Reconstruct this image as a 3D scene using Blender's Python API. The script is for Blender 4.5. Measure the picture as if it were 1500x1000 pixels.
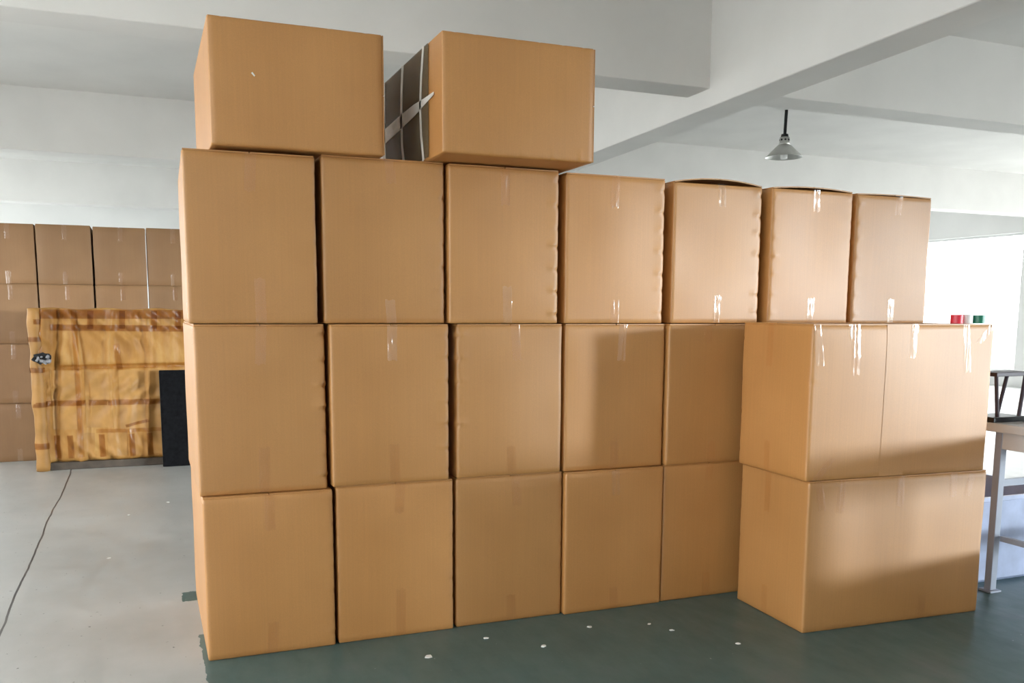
import bpy, bmesh, math, random
from mathutils import Vector, Matrix

for o in list(bpy.data.objects):
    bpy.data.objects.remove(o, do_unlink=True)
scene = bpy.context.scene
C = scene.collection

# ------------------------------------------------------------------ camera
CAM_H = 1.6087
F_PX, CY = 1334.0, 632.5
PITCH, YAW, ROLL = 0.13317, 0.38206, 0.00528
cam_d = bpy.data.cameras.new('camera')
cam = bpy.data.objects.new('camera', cam_d)
C.objects.link(cam)
fw = Vector((math.sin(YAW) * math.cos(PITCH), math.cos(YAW) * math.cos(PITCH), -math.sin(PITCH)))
rt = Vector((math.cos(YAW), -math.sin(YAW), 0))
up = rt.cross(fw)
r2 = math.cos(ROLL) * rt + math.sin(ROLL) * up
u2 = -math.sin(ROLL) * rt + math.cos(ROLL) * up
m = Matrix((r2, u2, -fw)).transposed().to_4x4()
m.translation = (0, 0, CAM_H)
cam.matrix_world = m
cam_d.sensor_width = 36.0
cam_d.lens = 36.0 * F_PX / 1500.0
cam_d.shift_y = (CY - 500.0) / 1500.0
cam_d.clip_end = 300
scene.camera = cam

# ------------------------------------------------------------------ world, daylight portals, exposure
world = bpy.data.worlds.new('overcast_sky')
scene.world = world
world.use_nodes = True
wn = world.node_tree.nodes
wn['Background'].inputs['Color'].default_value = (0.99, 0.99, 1.0, 1)
wn['Background'].inputs['Strength'].default_value = 8.0

# low hazy sun, almost level, coming in through the corner windows behind and right of the camera
sun_l = bpy.data.lights.new('low_sun', 'SUN')
sun_l.energy = 2.7
sun_l.angle = math.radians(4.5)
sun_l.color = (0.86, 0.94, 1.0)
sun = bpy.data.objects.new('low_sun', sun_l)
C.objects.link(sun)
SUN_E, SUN_A = math.radians(3.0), math.radians(41.0)
sun_dir = Vector((-math.cos(SUN_E) * math.cos(SUN_A), math.cos(SUN_E) * math.sin(SUN_A), -math.sin(SUN_E)))
sun.rotation_euler = sun_dir.to_track_quat('-Z', 'Y').to_euler()
sun.location = (15, -8, 6)

# room limits (metres)
XL, XR, YF, YB = -5.0, 17.6, -7.0, 23.6
ZS = 4.33                       # slab soffit
SILL, SILL_R, HEAD = 0.90, 0.32, 3.32   # ribbon windows in both long walls


def portal(name, loc, rot, sx, sy):
    l = bpy.data.lights.new(name, 'AREA')
    l.shape = 'RECTANGLE'
    l.size, l.size_y = sx, sy
    l.cycles.is_portal = True
    o = bpy.data.objects.new(name, l)
    C.objects.link(o)
    o.location = loc
    o.rotation_euler = rot


WIN = {'wall_right': [(-6.9, -2.6), (-2.2, 1.8), (2.2, 6.2), (6.6, 10.6), (11.0, 14.0), (14.4, 18.6), (19.0, 23.2)],
       'wall_left': [(-6.6, -3.6), (-3.2, -0.2), (0.2, 3.2), (3.6, 6.6), (7.0, 10.0), (13.2, 16.2), (16.6, 19.6), (20.0, 23.0)],
       'wall_front': [(14.75, 17.52)]}
w = WIN['wall_right']
portal('daylight_portal_right', (XR + 0.12, (w[0][0] + w[-1][1]) / 2, (SILL_R + HEAD) / 2), (0, math.pi / 2, 0), HEAD - SILL_R, w[-1][1] - w[0][0])
w = WIN['wall_left']
portal('daylight_portal_left', (XL - 0.12, (w[0][0] + w[-1][1]) / 2, (SILL + HEAD) / 2), (0, -math.pi / 2, 0), HEAD - SILL, w[-1][1] - w[0][0])
w = WIN['wall_front']
portal('daylight_portal_front', ((w[0][0] + w[-1][1]) / 2, YF - 0.12, (SILL_R + HEAD) / 2), (math.pi / 2, 0, 0), w[-1][1] - w[0][0], HEAD - SILL_R)

scene.view_settings.view_transform = 'Standard'
scene.view_settings.look = 'None'
scene.view_settings.gamma = 1.0
scene.view_settings.use_curve_mapping = False
scene.view_settings.exposure = 0.56


# ------------------------------------------------------------------ materials
def new_mat(name):
    mt = bpy.data.materials.new(name)
    mt.use_nodes = True
    nt = mt.node_tree
    return mt, nt, nt.nodes['Principled BSDF']


def nd(nt, kind, **kw):
    n = nt.nodes.new(kind)
    for k, v in kw.items():
        if k in n.inputs:
            n.inputs[k].default_value = v
        else:
            setattr(n, k, v)
    return n


def ramp(nt, fac, stops):
    r = nt.nodes.new('ShaderNodeValToRGB')
    el = r.color_ramp.elements
    while len(el) < len(stops):
        el.new(0.5)
    for e, (p, c) in zip(el, stops):
        e.position = p
        e.color = c if len(c) == 4 else (*c, 1)
    nt.links.new(fac, r.inputs[0])
    return r.outputs[0]


def mixc(nt, fac, a, b, mode='MIX'):
    n = nt.nodes.new('ShaderNodeMix')
    n.data_type = 'RGBA'
    n.blend_type = mode
    for i, v in ((0, fac), (6, a), (7, b)):
        if isinstance(v, (int, float)):
            n.inputs[i].default_value = v
        elif isinstance(v, tuple):
            n.inputs[i].default_value = v if len(v) == 4 else (*v, 1)
        else:
            nt.links.new(v, n.inputs[i])
    return n.outputs[2]


def coords(nt, scale=(1, 1, 1)):
    tc = nt.nodes.new('ShaderNodeTexCoord')
    mp = nt.nodes.new('ShaderNodeMapping')
    mp.inputs['Scale'].default_value = scale
    nt.links.new(tc.outputs['Object'], mp.inputs[0])
    return mp.outputs[0]


def noise(nt, vec, scale, detail=3, rough=0.5):
    n = nd(nt, 'ShaderNodeTexNoise', Scale=scale, Detail=detail, Roughness=rough)
    nt.links.new(vec, n.inputs['Vector'])
    return n.outputs['Fac']


def bump(nt, bsdf, height, strength, dist=0.002):
    b = nd(nt, 'ShaderNodeBump', Strength=strength, Distance=dist)
    nt.links.new(height, b.inputs['Height'])
    nt.links.new(b.outputs[0], bsdf.inputs['Normal'])


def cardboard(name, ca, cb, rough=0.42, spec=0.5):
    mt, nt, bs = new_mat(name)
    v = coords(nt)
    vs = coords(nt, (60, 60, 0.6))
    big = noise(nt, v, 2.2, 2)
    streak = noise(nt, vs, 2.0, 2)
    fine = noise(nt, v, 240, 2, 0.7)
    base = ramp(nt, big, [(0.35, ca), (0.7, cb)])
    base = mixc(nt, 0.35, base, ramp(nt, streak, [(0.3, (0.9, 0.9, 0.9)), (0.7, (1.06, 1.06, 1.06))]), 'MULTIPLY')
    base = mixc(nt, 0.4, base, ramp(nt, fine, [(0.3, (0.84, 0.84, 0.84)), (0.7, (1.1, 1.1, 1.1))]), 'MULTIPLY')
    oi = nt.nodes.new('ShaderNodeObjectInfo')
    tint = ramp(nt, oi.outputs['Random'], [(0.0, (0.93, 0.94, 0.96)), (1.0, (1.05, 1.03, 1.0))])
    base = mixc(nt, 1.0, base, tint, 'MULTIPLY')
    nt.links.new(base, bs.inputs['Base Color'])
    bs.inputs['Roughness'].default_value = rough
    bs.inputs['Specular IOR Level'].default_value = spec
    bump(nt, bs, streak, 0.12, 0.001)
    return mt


M = {}
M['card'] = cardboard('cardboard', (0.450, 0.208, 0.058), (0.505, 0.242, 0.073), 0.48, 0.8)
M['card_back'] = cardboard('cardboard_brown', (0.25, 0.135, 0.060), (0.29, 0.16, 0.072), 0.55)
M['card_edge'] = cardboard('cardboard_cut_edge', (0.30, 0.18, 0.085), (0.36, 0.215, 0.1), 0.7)


def tape_mat(name, tint, gloss, rough=0.12, bmp=0.7):
    """Thin clear tape: tinted see-through film plus a wrinkled glossy coat."""
    mt = bpy.data.materials.new(name)
    mt.use_nodes = True
    nt = mt.node_tree
    nt.nodes.clear()
    out = nt.nodes.new('ShaderNodeOutputMaterial')
    n1 = noise(nt, coords(nt, (55, 55, 3.5)), 1.0, 1, 0.4)
    bp_ = nd(nt, 'ShaderNodeBump', Strength=bmp, Distance=0.006)
    nt.links.new(n1, bp_.inputs['Height'])
    t = nd(nt, 'ShaderNodeBsdfTransparent', Color=(*tint, 1))
    g = nd(nt, 'ShaderNodeBsdfGlossy', Color=(gloss, gloss, gloss, 1), Roughness=rough)
    nt.links.new(bp_.outputs[0], g.inputs['Normal'])
    ad = nt.nodes.new('ShaderNodeAddShader')
    nt.links.new(t.outputs[0], ad.inputs[0])
    nt.links.new(g.outputs[0], ad.inputs[1])
    nt.links.new(ad.outputs[0], out.inputs[0])
    return mt


M['tape'] = tape_mat('packing_tape', (0.94, 0.91, 0.88), 0.05, 0.16)
M['tape_clear'] = tape_mat('clear_packing_tape', (0.92, 0.91, 0.89), 0.08, 0.12, 0.9)
M['tape_brown'] = tape_mat('brown_packing_tape', (0.74, 0.62, 0.50), 0.015, 0.35)
M['tape_tan'] = tape_mat('tan_packing_tape', (0.86, 0.77, 0.64), 0.02, 0.3)


def plain(name, col, rough=0.6, metal=0.0, var=0.12, nscale=6.0, spec=0.5, bumpy=0.0):
    mt, nt, bs = new_mat(name)
    v = coords(nt)
    n1 = noise(nt, v, nscale, 4)
    lo = tuple(c * (1 - var) for c in col)
    hi = tuple(min(1, c * (1 + var)) for c in col)
    nt.links.new(ramp(nt, n1, [(0.3, lo), (0.7, hi)]), bs.inputs['Base Color'])
    bs.inputs['Roughness'].default_value = rough
    bs.inputs['Metallic'].default_value = metal
    bs.inputs['Specular IOR Level'].default_value = spec
    if bumpy:
        bump(nt, bs, noise(nt, v, nscale * 12, 3), bumpy, 0.004)
    return mt


M['plaster'] = plain('white_painted_concrete', (0.80, 0.79, 0.77), 0.75, var=0.04, nscale=1.2, bumpy=0.15)
M['wall'] = plain('white_wall_paint', (0.80, 0.80, 0.79), 0.7, var=0.03, nscale=1.0)
M['wframe'] = plain('white_window_frame', (0.7, 0.7, 0.7), 0.4, var=0.02)
M['black'] = plain('black_foam', (0.006, 0.006, 0.007), 0.95, var=0.5, nscale=30, spec=0.12, bumpy=1.0)
M['cord'] = plain('black_plastic', (0.01, 0.01, 0.012), 0.4, var=0.05)
M['alu'] = plain('spun_aluminium', (0.55, 0.55, 0.53), 0.3, metal=1.0, var=0.05)
M['bulb'] = plain('white_bulb_glass', (0.85, 0.86, 0.85), 0.25, var=0.01)
M['strap'] = plain('white_plastic_strap', (0.86, 0.82, 0.75), 0.45, var=0.04)
M['steel'] = plain('blue_grey_painted_steel', (0.33, 0.36, 0.44), 0.4, var=0.06)
M['bench'] = plain('pale_grey_laminate', (0.62, 0.63, 0.66), 0.35, var=0.05)
M['bin'] = plain('pale_blue_plastic', (0.50, 0.57, 0.78), 0.35, var=0.12, nscale=9)
M['dark_metal'] = plain('dark_purple_metal', (0.05, 0.035, 0.05), 0.5, var=0.2)
M['red'] = plain('red_tape', (0.65, 0.02, 0.045), 0.35, var=0.05)
M['green'] = plain('green_tape', (0.005, 0.16, 0.09), 0.35, var=0.05)
M['white_tape'] = plain('white_tape', (0.8, 0.8, 0.78), 0.35, var=0.03)
M['core'] = plain('grey_card_core', (0.32, 0.27, 0.2), 0.8, var=0.1)
M['wood'] = plain('dirty_grey_wood', (0.065, 0.048, 0.034), 0.8, var=0.35, nscale=9, bumpy=0.4)
M['scrap'] = plain('white_paper', (0.75, 0.75, 0.72), 0.8, var=0.05)
M['stuffing'] = plain('grey_torn_padding', (0.20, 0.20, 0.21), 0.85, var=0.6, nscale=25)
M['cavity'] = plain('cavity_shade', (0.02, 0.02, 0.022), 0.9, var=0.2)  # near-black colour standing in for the shade inside the torn hole
M['outside'] = plain('pale_concrete_yard', (0.5, 0.5, 0.48), 0.9, var=0.1, nscale=0.5)

# kraft paper wrapped round the tall package
mt, nt, bs = new_mat('kraft_paper')
v = coords(nt, (1.6, 1, 0.7))
b0 = noise(nt, v, 3.2, 4, 0.6)
b1 = noise(nt, coords(nt, (5, 1, 1)), 2.0, 3)
nt.links.new(ramp(nt, b0, [(0.3, (0.28, 0.130, 0.032)), (0.5, (0.37, 0.180, 0.046)), (0.72, (0.45, 0.26, 0.085))]), bs.inputs['Base Color'])
bs.inputs['Roughness'].default_value = 0.55
bs.inputs['Specular IOR Level'].default_value = 0.25
bump(nt, bs, b1, 0.3, 0.03)
M['kraft'] = mt
M['kraft_light'] = plain('pale_kraft_paper', (0.37, 0.19, 0.055), 0.5, var=0.2, nscale=5, spec=0.3)

# translucent grey film on the side of the top box
mt, nt, bs = new_mat('stretch_film')
bs.inputs['Base Color'].default_value = (0.20, 0.145, 0.08, 1)
bs.inputs['Roughness'].default_value = 0.5
bs.inputs['Specular IOR Level'].default_value = 0.2
bs.inputs['Alpha'].default_value = 0.5
bump(nt, bs, noise(nt, coords(nt, (8, 30, 4)), 1.0, 3), 0.4, 0.004)
M['film'] = mt

# window glass: thin pane
mt = bpy.data.materials.new('window_glass')
mt.use_nodes = True
nt = mt.node_tree
nt.nodes.clear()
out = nt.nodes.new('ShaderNodeOutputMaterial')
tr = nd(nt, 'ShaderNodeBsdfTransparent', Color=(0.95, 0.97, 0.97, 1))
gl = nd(nt, 'ShaderNodeBsdfGlossy', Roughness=0.02)
mx = nd(nt, 'ShaderNodeMixShader')
mx.inputs[0].default_value = 0.06
nt.links.new(tr.outputs[0], mx.inputs[1])
nt.links.new(gl.outputs[0], mx.inputs[2])
nt.links.new(mx.outputs[0], out.inputs[0])
M['glass'] = mt

# floor: bare grey screed in the aisle, worn dark green paint in the working area
mt, nt, bs = new_mat('floor_screed_and_green_paint')
v = coords(nt)
sep = nt.nodes.new('ShaderNodeSeparateXYZ')
nt.links.new(v, sep.inputs[0])


def mth(op, a, b=None):
    n = nt.nodes.new('ShaderNodeMath')
    n.operation = op
    for i, q in enumerate((a, b)):
        if q is None:
            continue
        if isinstance(q, (int, float)):
            n.inputs[i].default_value = q
        else:
            nt.links.new(q, n.inputs[i])
    return n.outputs[0]


g_big = noise(nt, v, 0.9, 5, 0.6)
g_mid = noise(nt, coords(nt, (3, 1, 1)), 3.0, 5, 0.65)
grey = ramp(nt, g_big, [(0.3, (0.34, 0.345, 0.335)), (0.7, (0.45, 0.455, 0.445))])
grey = mixc(nt, 0.5, grey, ramp(nt, g_mid, [(0.3, (0.82, 0.84, 0.82)), (0.7, (1.08, 1.08, 1.08))]), 'MULTIPLY')
speck = noise(nt, v, 38, 2, 0.5)
grey = mixc(nt, ramp(nt, speck, [(0.725, (0, 0, 0)), (0.745, (1, 1, 1))]), grey, (0.09, 0.09, 0.09))
teal = ramp(nt, noise(nt, v, 2.2, 5, 0.65), [(0.3, (0.050, 0.104, 0.106)), (0.55, (0.066, 0.130, 0.130)), (0.75, (0.092, 0.134, 0.146))])
teal = mixc(nt, ramp(nt, noise(nt, v, 45, 2, 0.5), [(0.76, (0, 0, 0)), (0.775, (1, 1, 1))]), teal, (0.35, 0.38, 0.38))
edge_n = noise(nt, v, 9, 4, 0.6)
# paint begins at x = 0.2 with a ragged edge, plus one leftover patch beside it
px = mth('ADD', sep.outputs['X'], mth('MULTIPLY', mth('SUBTRACT', edge_n, 0.5), 0.05))
paint = mth('MULTIPLY', mth('GREATER_THAN', px, 0.6), mth('LESS_THAN', px, 6.4))
paint = mth('MULTIPLY', paint, mth('LESS_THAN', sep.outputs['Y'], 8.0))
py = mth('ADD', sep.outputs['Y'], mth('MULTIPLY', mth('SUBTRACT', edge_n, 0.5), 0.16))
patch = mth('MULTIPLY', mth('GREATER_THAN', px, 0.128),
            mth('MULTIPLY', mth('GREATER_THAN', py, 5.19), mth('LESS_THAN', py, 5.36)))
far = mth('LESS_THAN', sep.outputs['Y'], 4.62)          # behind this the strip is covered or bare
lipx = mth('MULTIPLY', mth('MULTIPLY', mth('GREATER_THAN', px, 0.184), mth('LESS_THAN', px, 1.0)), far)
paint = mth('MAXIMUM', mth('MAXIMUM', paint, patch), lipx)
col = mixc(nt, paint, grey, teal)
# shrinkage crack in the screed
cx = mth('ADD', sep.outputs['X'], mth('MULTIPLY', mth('SUBTRACT', noise(nt, v, 0.9, 4), 0.5), 0.07))
crack = mth('MULTIPLY', mth('COMPARE', cx, -0.735), 1.0)
crk = nt.nodes.new('ShaderNodeMath')
crk.operation = 'COMPARE'
nt.links.new(cx, crk.inputs[0])
crk.inputs[1].default_value = -0.74
crk.inputs[2].default_value = 0.006
col = mixc(nt, crk.outputs[0], col, (0.06, 0.06, 0.06))
nt.links.new(col, bs.inputs['Base Color'])
rg = ramp(nt, g_mid, [(0.3, (0.30, 0.30, 0.30)), (0.7, (0.46, 0.46, 0.46))])
nt.links.new(rg, bs.inputs['Roughness'])
bump(nt, bs, g_mid, 0.08, 0.004)
M['floor'] = mt


# ------------------------------------------------------------------ helpers
def obj(name, bm, mat, parent=None, loc=None, smooth=False):
    me = bpy.data.meshes.new(name)
    bm.normal_update()
    bm.to_mesh(me)
    bm.free()
    if smooth:
        for p in me.polygons:
            p.use_smooth = True
    me.materials.append(M[mat] if isinstance(mat, str) else mat)
    o = bpy.data.objects.new(name, me)
    C.objects.link(o)
    if parent is not None:
        o.parent = parent
    if loc is not None:
        o.location = loc
    return o


def tag(o, label, cat=None, group=None, kind=None):
    o['label'] = label
    if cat:
        o['category'] = cat
    if group:
        o['group'] = group
    if kind:
        o['kind'] = kind
    return o


def thing(name, label, cat, loc, rz=0.0, group=None):
    o = bpy.data.objects.new(name, None)
    o.empty_display_size = 0.1
    C.objects.link(o)
    o.location = loc
    o.rotation_euler = (0, 0, rz)
    return tag(o, label, cat, group)


def box(bm, x0, x1, y0, y1, z0, z1, bev=0.0):
    vs = [bm.verts.new((x, y, z)) for z in (z0, z1) for x, y in ((x0, y0), (x1, y0), (x1, y1), (x0, y1))]
    fs = [bm.faces.new([vs[i] for i in f]) for f in
          ((3, 2, 1, 0), (4, 5, 6, 7), (0, 1, 5, 4), (1, 2, 6, 5), (2, 3, 7, 6), (3, 0, 4, 7))]
    if bev:
        es = list({e for f in fs for e in f.edges})
        bmesh.ops.bevel(bm, geom=es, offset=bev, segments=2, affect='EDGES', profile=0.5)
    return bm


def boxo(name, mat, parent, x0, x1, y0, y1, z0, z1, bev=0.0):
    return obj(name, box(bmesh.new(), x0, x1, y0, y1, z0, z1, bev), mat, parent)


def lathe(bm, prof, n=32, cx=0.0, cy=0.0):
    rings = []
    for r, z in prof:
        rings.append([bm.verts.new((cx + r * math.cos(2 * math.pi * k / n), cy + r * math.sin(2 * math.pi * k / n), z)) for k in range(n)])
    for a, b in zip(rings, rings[1:]):
        for k in range(n):
            bm.faces.new((a[k], a[(k + 1) % n], b[(k + 1) % n], b[k]))
    return bm


def tube(bm, p0, p1, r, n=8):
    p0, p1 = Vector(p0), Vector(p1)
    d = (p1 - p0).normalized()
    a = d.orthogonal().normalized()
    b = d.cross(a)
    R = [[bm.verts.new(p + r * (math.cos(2 * math.pi * k / n) * a + math.sin(2 * math.pi * k / n) * b)) for k in range(n)] for p in (p0, p1)]
    for k in range(n):
        bm.faces.new((R[0][k], R[0][(k + 1) % n], R[1][(k + 1) % n], R[1][k]))
    bm.faces.new(R[0][::-1])
    bm.faces.new(R[1])
    return bm


# ------------------------------------------------------------------ the room
tag(boxo('floor', 'floor', None, XL - 0.3, XR + 0.3, YF - 0.3, YB + 0.3, -0.2, 0.0),
    'grey screed floor with dark green painted working area', kind='structure')
ceil = tag(boxo('ceiling', 'plaster', None, XL - 0.3, XR + 0.3, YF - 0.3, YB + 0.3, ZS, ZS + 0.2),
           'white painted concrete ceiling slab with deep beams', kind='structure')


def skew_beam(name, pts, z0, z1):
    bm = bmesh.new()
    lo = [bm.verts.new((x, y, z0)) for x, y in pts]
    hi = [bm.verts.new((x, y, z1)) for x, y in pts]
    bm.faces.new(lo[::-1])
    bm.faces.new(hi)
    n = len(pts)
    for k in range(n):
        bm.faces.new((lo[k], lo[(k + 1) % n], hi[(k + 1) % n], hi[k]))
    bmesh.ops.recalc_face_normals(bm, faces=bm.faces)
    es = [e for e in bm.edges if all(abs(v.co.z - z0) < 1e-6 for v in e.verts)]
    bmesh.ops.bevel(bm, geom=es, offset=0.006, segments=1, affect='EDGES')
    return obj(name, bm, 'plaster', ceil)


def mbx(y):
    return 4.72 + 0.053 * y


skew_beam('main_beam', [(mbx(YF) - 0.36, YF), (mbx(YF), YF), (mbx(YB), YB), (mbx(YB) - 0.36, YB)], 3.40, ZS)
for y0, wd in ((0.95, 0.38), (7.10, 0.38), (13.25, 0.38), (19.6, 0.38)):
    for xa, xb in ((XL, mbx(y0) - 0.34), (mbx(y0) - 0.02, XR)):
        ya, yb = y0 + 0.016 * (xa - 2), y0 + 0.016 * (xb - 2)
        skew_beam('cross_beam', [(xa, ya), (xb, yb), (xb, yb + wd), (xa, ya + wd)], 3.56, ZS)

# walls: plinth below the sill, band above the window head, piers between the windows
win_n = [0]


def wall_with_windows(name, label, a0, a1, fixed, thick, axis, SILL):
    """axis 'y': wall runs along Y at x=fixed; axis 'x': along X at y=fixed."""
    bm = bmesh.new()

    def put(b, s0, s1, z0, z1, t0, t1):
        if axis == 'y':
            box(b, t0, t1, s0, s1, z0, z1)
        else:
            box(b, s0, s1, t0, t1, z0, z1)
    t0, t1 = min(fixed, fixed + thick), max(fixed, fixed + thick)
    put(bm, a0, a1, 0, SILL, t0, t1)
    put(bm, a0, a1, HEAD, ZS, t0, t1)
    spans = WIN[name]
    edges = [a0] + [q for sp in spans for q in sp] + [a1]
    for q0, q1 in zip(edges[0::2], edges[1::2]):
        put(bm, q0, q1, SILL, HEAD, t0, t1)
    tag(obj(name, bm, 'wall'), label, kind='structure')
    tm = (t0 + t1) / 2
    for s0, s1 in spans:
        win_n[0] += 1
        bm = bmesh.new()
        f = 0.05
        put(bm, s0, s1, SILL, SILL + f, tm - .03, tm + .03)
        put(bm, s0, s1, HEAD - f, HEAD, tm - .03, tm + .03)
        for q in (s0, s1 - f):
            put(bm, q, q + f, SILL + f, HEAD - f, tm - .03, tm + .03)
        fr = tag(obj('window_%d' % win_n[0], bm, 'wframe'), 'white framed window with one wide pane', kind='structure')
        for q0, q1 in ((s0 + f, s1 - f),):
            bm = bmesh.new()
            put(bm, q0, q1, SILL + f, HEAD - f, tm - .003, tm + .003)
            obj('pane', bm, 'glass', fr)


wall_with_windows('wall_right', 'white wall with a ribbon of bright windows', YF, YB, XR, 0.24, 'y', SILL_R)
wall_with_windows('wall_left', 'white wall with windows along the aisle', YF, YB, XL, -0.24, 'y', SILL)
wall_with_windows('wall_front', 'white wall behind the camera with corner windows', XL, XR, YF, -0.24, 'x', SILL_R)
tag(boxo('wall_back', 'wall', None, XL - 0.24, XR + 0.24, YB, YB + 0.24, 0, ZS), 'plain white end wall', kind='structure')
tag(boxo('ground', 'outside', None, -90, 110, -90, 110, -0.6, -0.4), 'pale concrete yard outside the windows', kind='structure')


# ------------------------------------------------------------------ cartons
def smooth_noise(seed):
    r = random.Random(seed)
    ph = [(r.uniform(0, 6.28), r.uniform(0, 6.28), r.uniform(0.6, 1.6), r.uniform(0.6, 1.6)) for _ in range(4)]

    def f(u, v, k):
        a, b, c, d = ph[k % 4]
        return math.sin(a + u * 3.1 * c) * math.sin(b + v * 3.1 * d)
    return f


class Carton:
    """A closed carton: x across, y along its seam, z up (0..H); lying=True tips it on its side."""

    def __init__(self, label, group, loc, W, D, H, rz=0.0, seed=0, mat='card', bulge=0.006, dents=(), lying=False,
                 rows=26, cols=7, hires=True, bow=0.0, name='cardboard_box', simple=False, ff=(1, .2, 1, .2), dscale=0.5):
        self.W, self.D, self.H = W, D, H
        self.f = smooth_noise(seed)
        self.r = random.Random(seed + 1000)
        self.bulge = bulge
        self.ff = ff
        self.dscale = dscale
        self.lying = lying
        self.mat = mat
        self.root = thing(name, label, 'box', loc, rz, group)
        self.body(dents, rows, cols, simple)
        self.flaps(bow)

    def tf(self, x, y, z):
        if self.lying:
            return (z - self.H / 2, y, self.W / 2 - x)
        return (x, y, z)

    def disp(self, face, u, v):
        w = 4 * u * (1 - u) * (1 - (2 * v - 1) ** 4) * self.ff[face]
        return self.bulge * w * (0.55 + 0.9 * self.f(u, v, face))

    def body(self, dents, rows, cols, simple):
        W, D, H = self.W, self.D, self.H - 0.006
        rad = 0.009
        us = [0.012, 0.03, 0.055]
        bm = bmesh.new()
        per = []                               # (x, y, nx, ny, face, u, cornerdist, corner)
        fl = [((-W / 2, -D / 2), (1, 0), W), ((W / 2, -D / 2), (0, 1), D), ((W / 2, D / 2), (-1, 0), W), ((-W / 2, D / 2), (0, -1), D)]
        for k, ((ox, oy), (dx, dy), L) in enumerate(fl):
            ss = [rad] + ([] if simple else [rad + a for a in us]) + [L * (j + 1) / (cols + 1) for j in range(cols)] + \
                 ([] if simple else [L - rad - a for a in us[::-1]]) + [L - rad]
            nx, ny = dy, -dx
            for s in sorted(ss):
                per.append((ox + dx * s, oy + dy * s, nx, ny, k, s / L, min(s, L - s), k if s < L / 2 else (k + 1) % 4))
            # rounded corner midpoint
            cx, cy = ox + dx * L, oy + dy * L
            k2 = (k + 1) % 4
            d2 = fl[k2][1]
            mx_, my_ = nx + d2[1], ny - d2[0]
            q = rad * (1 - 1 / math.sqrt(2))
            per.append((cx - mx_ * q, cy - my_ * q, mx_ / math.sqrt(2), my_ / math.sqrt(2), -1, 0, 0, k2))
        zs = [0.0, 0.005] + [H * (j + 1) / (rows + 1) for j in range(rows)] + [H - 0.005, H]
        dset = {}
        for cidx, n, amp in dents:
            dset[cidx] = [(H * (j + 0.5 + self.r.uniform(-.12, .12)) / n, self.dscale * amp * self.r.uniform(0.4, 1.25)) for j in range(n)]
            for zc, _ in dset[cidx]:
                zs += [zc - 0.022, zc - 0.011, zc, zc + 0.011, zc + 0.022]
        zs = sorted(set(round(z, 4) for z in zs if 0 <= z <= H))
        wob = [[self.r.uniform(-1, 1) for _ in range(3)] for _ in range(4)]
        rings = []
        for z in zs:
            v = z / H
            ring = []
            ins = 0.004 if z in (0.0, round(H, 4)) else 0.0
            for x, y, nx, ny, k, u, cd, cn in per:
                d = self.disp(k, u, v) if k >= 0 else 0.0
                d -= ins
                d += 0.0015 * wob[cn][0] * math.sin(3 * v * 3.14 + wob[cn][1] * 3) * max(0, 1 - cd / 0.1)
                for zc, a in dset.get(cn, ()):
                    g = math.exp(-((z - zc) / 0.010) ** 2) * math.exp(-(cd / 0.014) ** 2)
                    g2 = math.exp(-((z - zc - 0.012) / 0.014) ** 2) * math.exp(-((cd - 0.028) / 0.014) ** 2)
                    d += -a * g + 0.9 * a * g2
                ring.append(bm.verts.new(self.tf(x + nx * d, y + ny * d, z)))
            rings.append(ring)
        n = len(per)
        for a, b in zip(rings, rings[1:]):
            for k in range(n):
                bm.faces.new((a[k], a[(k + 1) % n], b[(k + 1) % n], b[k]))
        bm.faces.new(rings[0][::-1])
        bm.faces.new(rings[-1])
        o = obj('body', bm, self.mat, self.root)
        for p in o.data.polygons:
            p.use_smooth = len(p.vertices) == 4
        return o

    def flaps(self, bow):
        W, D, H = self.W, self.D, self.H
        for s in (-1, 1):
            bm = bmesh.new()
            x0, x1 = sorted((s * 0.0025, s * (W / 2 - 0.004)))
            nx, ny = 5, 9
            tops, bots = {}, {}
            for i in range(nx + 1):
                for j in range(ny + 1):
                    x = x0 + (x1 - x0) * i / nx
                    y = -D / 2 + 0.003 + (D - 0.006) * j / ny
                    q = 1 - abs(x) / (W / 2)
                    lift = bow * (1 - (1 - q) ** 2)
                    tops[i, j] = bm.verts.new(self.tf(x, y, H + lift))
                    bots[i, j] = bm.verts.new(self.tf(x, y, H - 0.006 + lift))
            for i in range(nx):
                for j in range(ny):
                    bm.faces.new((tops[i, j], tops[i + 1, j], tops[i + 1, j + 1], tops[i, j + 1]))
                    bm.faces.new((bots[i, j + 1], bots[i + 1, j + 1], bots[i + 1, j], bots[i, j]))
            for i in range(nx):
                bm.faces.new((bots[i, 0], bots[i + 1, 0], tops[i + 1, 0], tops[i, 0]))
                bm.faces.new((tops[i, ny], tops[i + 1, ny], bots[i + 1, ny], bots[i, ny]))
            for j in range(ny):
                bm.faces.new((tops[0, j], tops[0, j + 1], bots[0, j + 1], bots[0, j]))
                bm.faces.new((bots[nx, j], bots[nx, j + 1], tops[nx, j + 1], tops[nx, j]))
            obj('flap', bm, 'card_edge' if False else self.mat, self.root)

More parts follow.
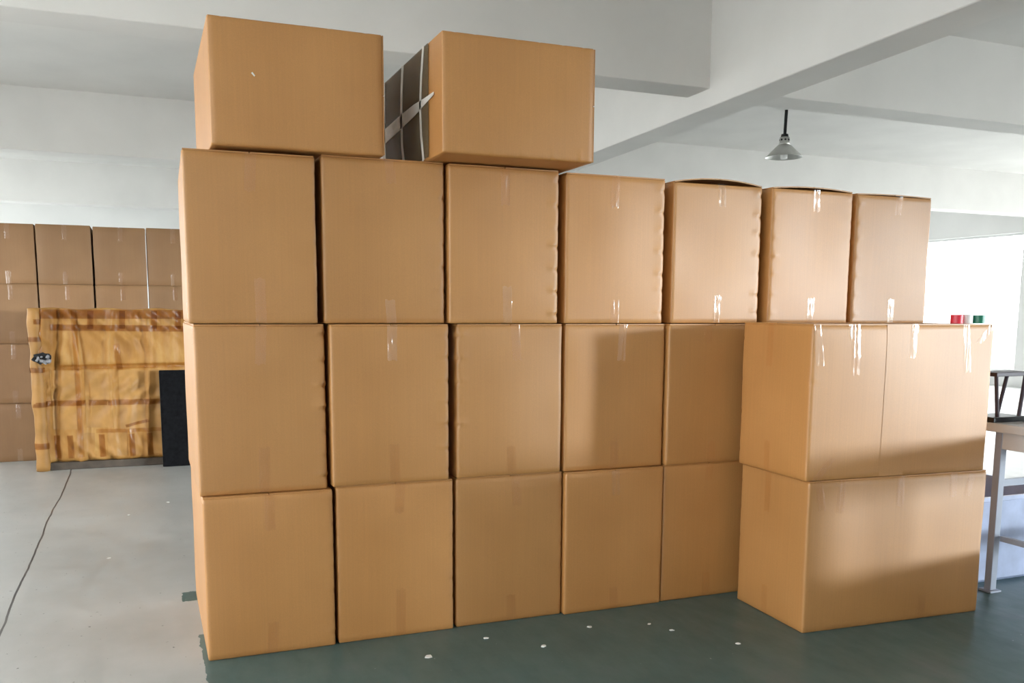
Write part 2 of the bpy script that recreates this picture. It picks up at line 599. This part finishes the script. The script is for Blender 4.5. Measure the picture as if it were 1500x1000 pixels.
    def tape(self, u, z0, z1, face=0, w=0.048, mat='tape', slant=0.0, wr=0.0016, name='tape_strip'):
        """A strip of tape on a side face between heights z0 and z1, following its bulge and wrinkled."""
        W, D, H = self.W, self.D, self.H
        L = W if face in (0, 2) else D
        bm = bmesh.new()
        nu, nv = 8, max(6, int((z1 - z0) / 0.012))
        ph = [self.r.uniform(0, 6.28) for _ in range(6)]
        g = {}
        for j in range(nv + 1):
            t = j / nv
            z = z0 + (z1 - z0) * t
            for i in range(nu + 1):
                a = i / nu - 0.5
                uu = u + (a * w + slant * (t - 0.5)) / L
                uu = min(max(uu, 0.004), 0.996)
                z_ = z
                if j == 0 and z0 > 0.02:
                    z_ += 0.004 * math.sin(9 * a + ph[0])
                if j == nv and z1 < H - 0.02:
                    z_ += 0.004 * math.sin(9 * a + ph[0])
                wrk = wr * (math.sin(a * 15 + ph[1] + 2.5 * math.sin(t * 5 + ph[2])) ** 2) * (0.4 + abs(math.sin(t * 6 + ph[3])))
                if i in (0, nu):
                    wrk = 0
                d = self.disp(face, uu, min(1, z_ / (H - 0.006))) + 0.0014 + wrk
                s = uu * L
                if face == 0:
                    p = (-W / 2 + s, -D / 2 - d, z_)
                elif face == 1:
                    p = (W / 2 + d, -D / 2 + s, z_)
                elif face == 2:
                    p = (W / 2 - s, D / 2 + d, z_)
                else:
                    p = (-W / 2 - d, D / 2 - s, z_)
                g[i, j] = bm.verts.new(self.tf(*p))
        for j in range(nv):
            for i in range(nu):
                bm.faces.new((g[i, j], g[i + 1, j], g[i + 1, j + 1], g[i, j + 1]))
        return obj(name, bm, mat, self.root, smooth=True)

    def seam_tape(self, mat='tape', w=0.048):
        W, D, H = self.W, self.D, self.H
        bm = bmesh.new()
        vs = [bm.verts.new(self.tf(x, y, H + 0.0012)) for x, y in ((-w / 2, -D / 2), (w / 2, -D / 2), (w / 2, D / 2), (-w / 2, D / 2))]
        bm.faces.new(vs)
        return obj('seam_tape', bm, mat, self.root)


WALLG = 'cartons of the main stacked wall'
ordw = ['first', 'second', 'third', 'fourth', 'fifth', 'sixth', 'seventh']
YW, DW = 4.25, 1.08
rows_x = {
    0: [(0.206, 0.791), (0.809, 1.393), (1.412, 1.999), (2.007, 2.597), (2.606, 3.19), (3.205, 3.79), (3.805, 4.39)],
    1: [(0.197, 0.772), (0.793, 1.369), (1.414, 1.982), (2.004, 2.597), (2.608, 3.19), (3.21, 3.79), (3.81, 4.39)],
    2: [(0.179, 0.742), (0.774, 1.357), (1.373, 1.949), (1.994, 2.568), (2.629, 3.192), (3.242, 3.801), (3.841, 4.407)],
}
rows_h = {0: [0.764, 0.773, 0.772, 0.768, 0.77, 0.77, 0.77]}
TOP1 = 1.5385
rows_h[1] = [TOP1 - a - 0.002 for a in rows_h[0]]
rows_h[2] = [0.746, 0.758, 0.753, 0.750, 0.746, 0.744, 0.742]
# (corner, count, depth) of crushed spots on the vertical edges: 0 = front edge towards the aisle, 1 = the other front edge
dents = {
    (2, 0): [(1, 7, .004)], (2, 1): [(1, 7, .008)], (2, 2): [(1, 7, .008)], (2, 3): [(1, 7, .010)], (2, 4): [(1, 7, .010)],
    (2, 5): [(0, 7, .009), (1, 7, .004)], (2, 6): [(0, 7, .009)],
    (1, 0): [(1, 7, .009)], (1, 1): [(1, 7, .009)], (1, 2): [(0, 7, .008)], (1, 3): [(1, 6, .003)],
    (0, 0): [(1, 7, .005)], (0, 1): [(1, 7, .004)], (0, 2): [(1, 7, .004)],
}
# front tapes: (u, from top, from bottom, material top, material bottom)
tapes = {
    (2, 0): (.50, .17, .55, .20, 'tape', 'tape'), (2, 1): (.55, .11, .54, .11, 'tape', 'tape_clear'),
    (2, 2): (.50, .18, .52, .18, 'tape', 'tape_clear'), (2, 3): (.48, .16, .50, .12, 'tape', 'tape'),
    (2, 4): (.53, .12, .51, .15, 'tape_clear', 'tape_clear'), (2, 5): (.54, .12, .52, .14, 'tape', 'tape_clear'),
    (2, 6): (.55, .11, .52, .14, 'tape', 'tape_clear'),
    (1, 0): (.50, .18, .50, .21, 'tape', 'tape'), (1, 1): (.51, .17, .52, .19, 'tape_clear', 'tape'),
    (1, 2): (.55, .18, .51, .15, 'tape', 'tape'), (1, 3): (.56, .19, .50, .15, 'tape_clear', 'tape'),
    (1, 4): (.42, .10, .5, .12, 'tape', 'tape'), (1, 5): (.5, .12, .5, .12, 'tape', 'tape'), (1, 6): (.5, .12, .5, .12, 'tape', 'tape'),
    (0, 0): (.50, .17, .50, .15, 'tape', 'tape'), (0, 1): (.53, .15, .53, .24, 'tape', 'tape'),
    (0, 2): (.55, .16, .51, .14, 'tape', 'tape'), (0, 3): (.50, .14, .50, .12, 'tape_clear', 'tape'),
    (0, 4): (.5, .10, .5, .14, 'tape', 'tape'), (0, 5): (.5, .12, .5, .12, 'tape', 'tape'), (0, 6): (.5, .12, .5, .12, 'tape', 'tape'),
}
rown = {0: 'bottom row', 1: 'middle row', 2: 'third row'}
for r in range(3):
    for c in range(7):
        x0, x1 = rows_x[r][c]
        z0 = 0.0 if r == 0 else (rows_h[0][c] + 0.002 if r == 1 else TOP1 + 0.004)
        H = rows_h[r][c]
        if r < 2 and c > 4:
            lab = 'carton in the %s behind the long boxes, %s from the aisle end' % (rown[r], ordw[c])
        else:
            lab = 'upright carton in the wall\'s %s, %s from the grey aisle end' % (rown[r], ordw[c])
        bow = {(2, 4): 0.026, (2, 5): 0.014, (2, 6): 0.006}.get((r, c), 0.0)
        b = Carton(lab, WALLG, ((x0 + x1) / 2 + (0.011 if (r, c) == (2, 0) else 0), YW + DW / 2 + 0.012 * ((c * 7 + r * 5) % 3 - 1), z0), x1 - x0, DW, H, rz=-0.02 if (r, c) == (2, 0) else 0.0,
                   seed=r * 10 + c, dents=dents.get((r, c), ()), bow=bow, dscale=0.5 if r == 2 and c > 2 else 1.0)
        ut, lt, ub, lb, mt_, mb_ = tapes[r, c]
        b.seam_tape()
        b.tape(ut, H - lt, H - 0.002, mat=mt_, slant=0.012 * math.sin(c * 2 + r))
        b.tape(ub, 0.002, lb, mat=mb_, slant=0.008 * math.cos(c + r))

        if c == 0 and r:
            b.tape(.975, *((0.002, .10) if r == 2 else (H - .09, H - .002)), face=3, mat='tape_clear', w=.04)

# two cartons tipped on their sides on top of the wall
ZT = 1.5405
topA = Carton('carton lying on its side on top of the wall, at the grey aisle end', 'cartons lying on top of the wall',
              (0.677, 4.20 + 0.54, 2.3025), 0.528, 1.08, 0.755, seed=71, lying=True, dents=((0, 5, .004), (2, 5, .003)), bulge=0.010, ff=(1, -.1, 1, -.3))
topB = Carton('carton lying on top of the wall, overhanging, with white straps round it', 'cartons lying on top of the wall',
              (1.643, 4.0 + 0.53, 2.3025), 0.520, 1.06, 0.752, seed=72, lying=True, dents=((0, 7, .004), (1, 5, .005)), bulge=0.007, ff=(1, -.1, 1, -.3))
bm = bmesh.new()
for a, zz in ((0, 0), (1, 0)):
    pass
vs = [bm.verts.new(p) for p in ((-0.205, -0.5475, 0.305), (-0.199, -0.5475, 0.310), (-0.188, -0.5480, 0.296), (-0.192, -0.5480, 0.291))]
bm.faces.new(vs[::-1])
fl_ = obj('paper_fleck', bm, 'scrap', topA.root)
# film and straps on the aisle-facing side of the second one (x = -H/2 in its own frame)
xs_ = -0.376 - 0.004
bm = bmesh.new()
box(bm, xs_ - 0.0015, xs_ - 0.0005, -0.33, 0.525, 0.01, 0.515)
tag(obj('stretch_film', bm, 'film', topB.root), 'grey translucent stretch film')


def strap_poly(pts, wdt, name='strap'):
    bm = bmesh.new()
    L = []
    for k, (y, z) in enumerate(pts):
        a = pts[max(0, k - 1)]
        b = pts[min(len(pts) - 1, k + 1)]
        d = Vector((b[0] - a[0], b[1] - a[1])).normalized()
        nrm = Vector((-d.y, d.x)) * (wdt[k] / 2)
        L.append([bm.verts.new((xs_ - xo, y + s * nrm.x, z + s * nrm.y)) for xo in (0.0017, 0.0036) for s in (-1, 1)])
    for a, b in zip(L, L[1:]):
        for i, j in ((0, 1), (1, 3), (3, 2), (2, 0)):
            bm.faces.new((a[i], b[i], b[j], a[j]))
    bm.faces.new(L[0][:2] + L[0][:1:-1])
    bm.faces.new(L[-1][:2] + L[-1][:1:-1])
    bmesh.ops.recalc_face_normals(bm, faces=bm.faces)
    return obj(name, bm, 'strap', topB.root)


strap_poly([(0.500, 0.004), (0.505, 0.25), (0.495, 0.516)], [.05, .06, .05])
strap_poly([(0.09, 0.004), (0.13, 0.13), (0.14, 0.27), (0.13, 0.40), (0.105, 0.516)], [.035] * 5)
strap_poly([(-0.25, 0.004), (-0.215, 0.12), (-0.20, 0.26), (-0.225, 0.40), (-0.26, 0.516)], [.026] * 5)
strap_poly([(0.50, 0.235), (0.2, 0.25), (-0.1, 0.262), (-0.27, 0.268), (-0.42, 0.275)], [.075, .07, .055, .03, .012], 'diagonal_strap')

# two long cartons stacked in front of the wall
ang = -0.05
LONGG = 'long cartons stacked in front of the wall'


def long_box(label, z0, H, seed, dents_, fl, rz):
    # long side faces the camera: build with the seam along y, then turn a quarter
    W, D = 0.592, 1.125
    c, s = math.cos(rz), math.sin(rz)
    cx, cy = fl[0] + c * D / 2 - s * W / 2, fl[1] + s * D / 2 + c * W / 2
    return Carton(label, LONGG, (cx, cy, z0), W, D, H, rz=rz + math.pi / 2, seed=seed, dents=dents_, bulge=0.010, cols=11, ff=(.3, .1, 1, 1))


low = long_box('long carton standing on the green floor under another long carton', 0.0, 0.777, 81, ((2, 5, .003),), (3.008, 3.550), ang)
upr = long_box('long carton stacked on another one, tape rolls lying on it', 0.779, 0.770, 82, ((2, 4, .004), (3, 4, .003)), (2.985, 3.550), ang)
# after the quarter turn: local face 3 (-x) looks to the camera ... see mapping below
FRONT, LEFT = 3, 2
for bx_, spec in ((upr, [(.03, .20, 'tape_clear', -.03), (.215, .16, 'tape_clear', -.035), (.225, .25, 'tape', -.005), (.535, .17, 'tape_clear', .01), (.845, .25, 'tape_clear', -.03)]),
                  (low, [(.06, .15, 'tape', -.03), (.17, .17, 'tape', .01), (.495, .16, 'tape', 0), (.80, .13, 'tape', 0), (.90, .13, 'tape', .04)])):
    H = bx_.H
    bx_.seam_tape()
    for u, ln, mt_, sl in spec:
        bx_.tape(u, H - ln, H - 0.002, face=FRONT, mat=mt_, slant=sl)
    bx_.tape(.42, H - .22, H - 0.002, face=LEFT, mat='tape', slant=.01)
    bx_.tape(.45, 0.002, .16, face=LEFT, mat='tape')
upr.tape(.955, .672, .768, face=FRONT, mat='tape_clear', slant=.09, w=.05)
low.tape(.66, .002, .13, face=FRONT, mat='tape')
upr.tape(.09, .002, .11, face=FRONT, mat='tape', slant=.09)
# the glued joint of the upper one: a panel edge running down its long face
upr.tape(.455, .004, .766, face=FRONT, mat='card', w=.15, wr=0.0, name='joint_panel')

# ------------------------------------------------------------------ tape rolls on the upper long carton
zt = 0.777 + 0.772 + 0.0015


def tape_roll(label, mat, x, y, r, h):
    t = thing('tape_roll', label, 'tape roll', (x, y, zt), 0, 'tape rolls on the long carton')
    bm = lathe(bmesh.new(), [(r - .018, 0), (r - .001, 0), (r, .001), (r, h - .001), (r - .001, h), (r - .018, h), (r - .018, 0)])
    obj('tape_winding', bm, mat, t)
    bm = lathe(bmesh.new(), [(r - .022, 0), (r - .0182, 0), (r - .0182, h), (r - .022, h), (r - .022, 0)])
    obj('core', bm, 'core', t)


tape_roll('red tape roll lying on the long carton', 'red', 3.925, 3.57, .031, .046)
tape_roll('white tape roll lying between the red and the green roll', 'white_tape', 3.998, 3.575, .031, .049)
tape_roll('green tape roll lying at the end of the long carton', 'green', 4.072, 3.565, .033, .044)

# ------------------------------------------------------------------ cartons in the far stack
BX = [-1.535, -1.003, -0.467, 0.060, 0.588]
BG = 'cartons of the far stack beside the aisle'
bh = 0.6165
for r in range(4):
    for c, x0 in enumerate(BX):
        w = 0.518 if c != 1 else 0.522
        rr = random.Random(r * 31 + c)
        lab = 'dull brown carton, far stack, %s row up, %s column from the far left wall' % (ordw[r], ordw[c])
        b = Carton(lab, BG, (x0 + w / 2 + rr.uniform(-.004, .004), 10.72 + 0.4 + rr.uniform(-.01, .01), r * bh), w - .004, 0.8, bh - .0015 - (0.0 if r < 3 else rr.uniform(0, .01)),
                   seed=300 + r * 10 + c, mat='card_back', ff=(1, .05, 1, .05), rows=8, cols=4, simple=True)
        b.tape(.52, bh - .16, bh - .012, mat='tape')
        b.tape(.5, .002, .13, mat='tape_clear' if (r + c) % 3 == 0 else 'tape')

# ------------------------------------------------------------------ tall package wrapped in kraft paper
pk = thing('wrapped_package', 'tall flat package wrapped in crumpled kraft paper and brown tape', 'package', (0, 10.02, 0))
PX0, PX1, PZ0, PZ1 = -1.035, 0.80, 0.075, 1.60
rp = random.Random(5)
folds = [(-0.66, .035, .020), (-0.60, .02, -.016), (-0.31, .03, .022), (-0.16, .05, .014), (-0.02, .03, .018), (0.12, .06, .012), (-0.85, .03, -.03), (-0.95, .04, .02), (0.3, .05, .02), (0.55, .05, .016)]


def pk_y(x, z):
    v = (z - PZ0) / (PZ1 - PZ0)
    d = 0.010 * math.sin(5 * x + 2) * math.sin(3.1 * v * 2)
    for fx, s, a in folds:
        xx = fx + 0.05 * math.sin(3 * v + fx * 9) * (0.4 + v)
        amp = a * (0.5 + 0.7 * abs(math.sin(2.6 * v + fx * 11)))
        d += amp * math.exp(-((x - xx) / s) ** 2)
    d += 0.006 * math.sin(31 * x + 9 * math.sin(7 * v)) * math.sin(11 * v + 4 * x)
    d -= 0.012 * math.exp(-((z - 1.02) / 0.025) ** 2)
    return -2.2 * d


bm = bmesh.new()
NX, NZ = 160, 80
g = {}
for j in range(NZ + 1):
    for i in range(NX + 1):
        x = PX0 + (PX1 - PX0) * i / NX
        z = PZ0 + (PZ1 - PZ0) * j / NZ + 0.008 * math.sin(13 * x) * (j / NZ)
        e = min(i, NX - i, j, NZ - j) / 2.0
        rnd = 0.03 * max(0, 1 - e) ** 2
        g[i, j] = bm.verts.new((x, pk_y(x, z) + rnd, z))
for j in range(NZ):
    for i in range(NX):
        bm.faces.new((g[i, j], g[i + 1, j], g[i + 1, j + 1], g[i, j + 1]))
loop = [(i, 0) for i in range(NX)] + [(NX, j) for j in range(NZ)] + [(i, NZ) for i in range(NX, 0, -1)] + [(0, j) for j in range(NZ, 0, -1)]
back = [bm.verts.new((g[k].co.x, 0.24, g[k].co.z)) for k in loop]
for k in range(len(loop)):
    a, b = loop[k], loop[(k + 1) % len(loop)]
    bm.faces.new((g[b], g[a], back[k], back[(k + 1) % len(loop)]))
bm.faces.new(back)
obj('paper_wrap', bm, 'kraft', pk, smooth=True)


def pk_tape(x0, z0, x1, z1, w, mat='tape_brown', name='tape_strip', off=0.008):
    bm = bmesh.new()
    d = Vector((x1 - x0, z1 - z0))
    n = max(4, int(d.length / 0.02))
    nr = Vector((-d.y, d.x)).normalized() * w / 2
    g = []
    for k in range(n + 1):
        t = k / n
        row = []
        for s in (-1, -.75, -.5, -.25, 0, .25, .5, .75, 1):
            x = x0 + d.x * t + nr.x * s
            z = z0 + d.y * t + nr.y * s
            row.append(bm.verts.new((x, pk_y(x, z) - off, z)))
        g.append(row)
    for a, b in zip(g, g[1:]):
        for i in range(8):
            bm.faces.new((a[i], b[i], b[i + 1], a[i + 1]))
    return obj(name, bm, mat, pk, smooth=True)


pk_tape(-0.86, 1.415, 0.78, 1.395, .06)
pk_tape(-0.98, 1.545, 0.78, 1.545, .09, 'tape_brown')
pk_tape(-0.80, 1.02, 0.78, 1.035, .05, 'tape_tan')
pk_tape(-1.0, 0.665, 0.78, 0.66, .055)
pk_tape(-0.50, 0.375, 0.60, 0.37, .04, 'tape_tan')
pk_tape(-0.64, 1.58, -0.64, 0.12, .05, 'tape_tan')
for x in (-0.49, -0.20, 0.10, 0.33, 0.6):
    pk_tape(x, 1.58, x - .01, 1.40, .055)
for x in (-0.86, -0.74, -0.45, -0.17, 0.0, 0.3):
    pk_tape(x, 0.34, x + .005, 0.11, .055)
pk_tape(-0.98, 1.55, -0.99, 1.15, .10, 'tape_tan')
pk_tape(-0.985, 0.98, -0.98, 0.10, .09, 'tape_tan')
pk_tape(-0.27, 1.25, -0.25, 0.99, .055, 'tape_tan')
pk_tape(-0.22, 0.42, 0.0, 0.47, .03)
# torn corner hole: disc coloured dark for the shade inside, padding lumps showing
bm = bmesh.new()
ring = [bm.verts.new((-0.945 + (0.085 + rp.uniform(-.018, .018)) * math.cos(a), -0.082, 1.12 + (0.055 + rp.uniform(-.014, .014)) * math.sin(a)))
        for a in [2 * math.pi * k / 18 for k in range(18)]]
cen = bm.verts.new((-0.945, -0.055, 1.12))
for k in range(18):
    bm.faces.new((ring[k], ring[(k + 1) % 18], cen))
tag(obj('torn_hole', bm, 'cavity', pk), 'dark torn hole')
for k in range(7):
    bm = bmesh.new()
    bmesh.ops.create_icosphere(bm, subdivisions=1, radius=rp.uniform(.014, .028))
    for v_ in bm.verts:
        v_.co *= rp.uniform(.6, 1.3)
    obj('padding_lump', bm, 'stuffing', pk, (-0.985 + .018 * k + rp.uniform(-.01, .01), -0.086, 1.095 + rp.uniform(-.012, .05)))
bm = bmesh.new()
box(bm, PX0 - 0.01, PX1, -0.025, 0.22, 0.0, 0.075, 0.006)
tag(obj('base_runner', bm, 'wood', pk), 'dark dirty wooden runner')
bm = bmesh.new()
prof = []
for j in range(41):
    z = 1.60 * j / 40
    prof.append((0.060 + 0.004 * math.sin(9 * z + 1) + 0.003 * math.sin(31 * z), z))
prof = [(0.004, 0.0)] + prof + [(0.004, 1.605)]
lathe(bm, prof, 16, -0.992, -0.01)
for v_ in bm.verts:
    v_.co.x += 0.004 * math.sin(17 * v_.co.z + 20 * v_.co.y)
tag(obj('corner_padding', bm, 'kraft_light', pk, smooth=True), 'rolled tan paper corner padding')
for x, z0, z1, w in ((-0.78, .40, .99, .22), (-0.46, .41, 1.0, .25), (-0.15, .39, .985, .24), (0.12, .40, .99, .22),
                     (-0.56, 1.44, 1.53, .10), (-0.37, 1.44, 1.53, .14), (-0.05, 1.44, 1.52, .18), (0.22, 1.43, 1.52, .13),
                     (-0.60, .12, .36, .16), (-0.31, .12, .36, .18), (0.14, .12, .36, .22)):
    pk_tape(x, z0, x + .006, z1, w, 'kraft_light', 'paper_patch', 0.004)
for z, hh in ((1.47, .05), (1.30, .045), (1.0, .05), (0.66, .05), (0.25, .06)):
    bm = lathe(bmesh.new(), [(.066, z - hh / 2), (.067, z), (.066, z + hh / 2)], 16, -0.992, -0.01)
    obj('tape_band', bm, 'tape_brown', pk, smooth=True)

# black foam panel standing against the package
bp = thing('foam_panel', 'black rough foam panel leaning on the wrapped package', 'panel', (0.352, 9.865, 0))
bm = box(bmesh.new(), -0.235, 0.235, -0.022, 0.022, 0.0, 0.985, 0.006)
obj('foam_slab', bm, 'black', bp)
boxo('edge_strip', 'cord', bp, -0.238, -0.2345, -0.023, 0.023, 0.004, 0.98)

# ------------------------------------------------------------------ pendant lamp
lp = thing('pendant_lamp', 'aluminium cone pendant lamp hanging on a black cord from the ceiling', 'lamp', (8.25, 10.58, 3.70))
obj('cord', tube(bmesh.new(), (0, 0, .28), (0.012, 0, ZS - 3.70), .022, 10), 'cord', lp)
obj('lamp_socket', lathe(bmesh.new(), [(.001, .31), (.045, .31), (.05, .29), (.05, .262), (.001, .262)], 20), 'cord', lp)
bm = lathe(bmesh.new(), [(.05, .272), (.064, .268), (.066, .20), (.08, .165), (.075, .165), (.062, .20), (.058, .262), (.05, .272)], 28)
nk = obj('lamp_neck', bm, 'alu', lp, smooth=True)
for k in range(8):
    a = math.pi * 2 * k / 8 + .3
    hb = bmesh.new()
    tube(hb, (.060 * math.cos(a), .060 * math.sin(a), .232), (.0675 * math.cos(a), .0675 * math.sin(a), .232), .014, 10)
    obj('vent_hole', hb, 'cord', nk)
bm = lathe(bmesh.new(), [(.072, .172), (.092, .160), (.148, .105), (.198, .055), (.236, .018), (.245, .006), (.248, .0), (.243, .003), (.232, .015), (.193, .048), (.143, .097), (.087, .152), (.066, .165), (.072, .172)], 48)
obj('lamp_shade', bm, 'alu', lp, smooth=True)
bm = lathe(bmesh.new(), [(.001, .20), (.03, .19), (.047, .13), (.05, .02), (.046, -.012), (.03, -.02), (.001, -.022)], 20)
obj('bulb', bm, 'bulb', lp, smooth=True)

# ------------------------------------------------------------------ work table beyond the long cartons
wt = thing('work_table', 'blue grey steel work table with pale top beyond the long cartons', 'table', (4.98, 2.72, 0))
TX0, TX1, TY0, TY1 = -0.50, 0.62, -1.02, 1.05
boxo('table_top', 'bench', wt, TX0 - .02, TX1, TY0, TY1 + .19, 0.935, 0.985, .006)
for x in (TX0, TX1 - .06):
    boxo('apron', 'bench', wt, x + .01, x + .035, TY0 + .05, TY1 - .05, 0.84, 0.935)
for y in (TY0 + .02, TY1 - .045):
    boxo('apron', 'bench', wt, TX0 + .04, TX1 - .05, y, y + .025, 0.84, 0.935)
for x in (TX0 + .005, TX1 - .055):
    for y in (TY0 + .01, TY1 - .06):
        lg = boxo('leg', 'steel', wt, x, x + .045, y, y + .045, 0.012, 0.935, .003)
        boxo('foot', 'steel', lg, x - .02, x + .065, y - .02, y + .065, 0, .012, .002)
boxo('cross_bar', 'steel', wt, TX0 + .05, TX1 - .06, TY1 - .05, TY1 - .025, 0.62, 0.66)
boxo('lower_shelf', 'bench', wt, TX0 + .06, TX1 - .06, TY0 + .57, 0.7, 0.33, 0.36)
pd = boxo('sun_blocker', 'bench', wt, TX0 + .05, TX0 + .36, TY0 + .07, TY0 + .36, 0.0, 0.84, .004)  # added out of view to keep low sun off the bottom row
for k in range(3):
    dr = boxo('blocker_front', 'bench', pd, TX0 + .032, TX0 + .05, TY0 + .085, TY0 + .345, 0.05 + .26 * k, 0.29 + .26 * k, .003)  # drawer shapes on the added blocker
boxo('sun_block_panel', 'bench', wt, TX0 + .08, TX0 + .10, TY0 + .57, 0.68, 0.0, 0.33)  # unseen panel added to stop low sun passing beneath the shelf
for x in (TX0 + .05, TX1 - .08):
    boxo('shelf_rail', 'steel', wt, x, x + .03, TY0 + .57, TY1 - .06, 0.30, 0.33)

# storage tub under its far end
tb = thing('plastic_tub', 'pale blue plastic tub on the floor under the work table', 'tub', (4.86, 4.16, 0))
bm = bmesh.new()
prof = [(-.02, .0), (.0, .02), (.018, .50), (.03, .505), (.03, .53), (.012, .53), (-.005, .03)]
R = []
for d, z in prof:
    R.append([bm.verts.new((sx * (.33 + d), sy * (.30 + d), z)) for sx, sy in ((-1, -1), (1, -1), (1, 1), (-1, 1))])
for a, b in zip(R, R[1:]):
    for k in range(4):
        bm.faces.new((a[k], a[(k + 1) % 4], b[(k + 1) % 4], b[k]))
bm.faces.new(R[0][::-1])
bm.faces.new(R[-1])
obj('tub_body', bm, 'bin', tb)
for k in range(4):
    boxo('rib', 'bin', tb, -.345, -.33, -.22 + k * .14, -.19 + k * .14, .03, .47)

# things on the table's far end
zt2 = 0.985
ws = thing('wire_stand', 'dark metal stand with splayed legs on the work table', 'stand', (4.60, 3.85, zt2))
boxo('stand_plate', 'dark_metal', ws, -.12, .16, -.08, .08, .262, .285, .003)
for x, y in ((-.10, -.06), (.13, -.06), (-.10, .06), (.13, .06)):
    obj('leg', tube(bmesh.new(), (x * 1.0, y, .262), (x * .72 - .01, y * 1.2, .006), .011), 'dark_metal', ws)
boxo('stand_foot', 'cord', ws, -.13, .12, -.09, .09, 0, .03, .003)
cs = thing('hand_tool', 'black hand tool lying on the work table beside the stand', 'tool', (4.66, 3.66, zt2))
obj('tool_body', lathe(bmesh.new(), [(.001, 0), (.045, .004), (.05, .03), (.035, .06), (.001, .066)], 20), 'cord', cs, smooth=True)
obj('tool_handle', tube(bmesh.new(), (.02, 0, .02), (.20, .03, .018), .016), 'cord', cs)

# ------------------------------------------------------------------ scraps on the floor
scr = [(467, 'x', 1.165, 3.93), (0, 0, 1.50, 4.06), (0, 0, 1.72, 3.86), (0, 0, 2.05, 4.02), (0, 0, 2.36, 3.95), (0, 0, 2.42, 3.83), (0, 0, 2.62, 3.55),
       (0, 0, -0.18, 7.6), (0, 0, 0.12, 8.0), (0, 0, -0.28, 6.3)]
for k, (_, _, x, y) in enumerate(scr):
    bm = bmesh.new()
    n = 7
    rs = [rp.uniform(.006, .014) * (1.5 if k == 0 else 1) for _ in range(n)]
    lo = [bm.verts.new((rs[i] * 1.3 * math.cos(6.283 * i / n), rs[i] * math.sin(6.283 * i / n), 0)) for i in range(n)]
    hi = [bm.verts.new((v_.co.x * .9, v_.co.y * .9, .002 + rp.uniform(0, .003))) for v_ in lo]
    bm.faces.new(lo[::-1])
    bm.faces.new(hi)
    for i in range(n):
        bm.faces.new((lo[i], lo[(i + 1) % n], hi[(i + 1) % n], hi[i]))
    far_ = y > 5
    tag(obj('paper_scrap', bm, 'scrap', None, (x, y, 0)),
        'tiny white paper scrap on the grey aisle floor' if far_ else 'tiny white scrap on the green floor before the bottom row\'s %s carton' % ordw[min(4, max(0, int((x - .2) / .6)))], 'scrap',
        'paper scraps on the grey floor' if far_ else 'paper scraps on the green floor')
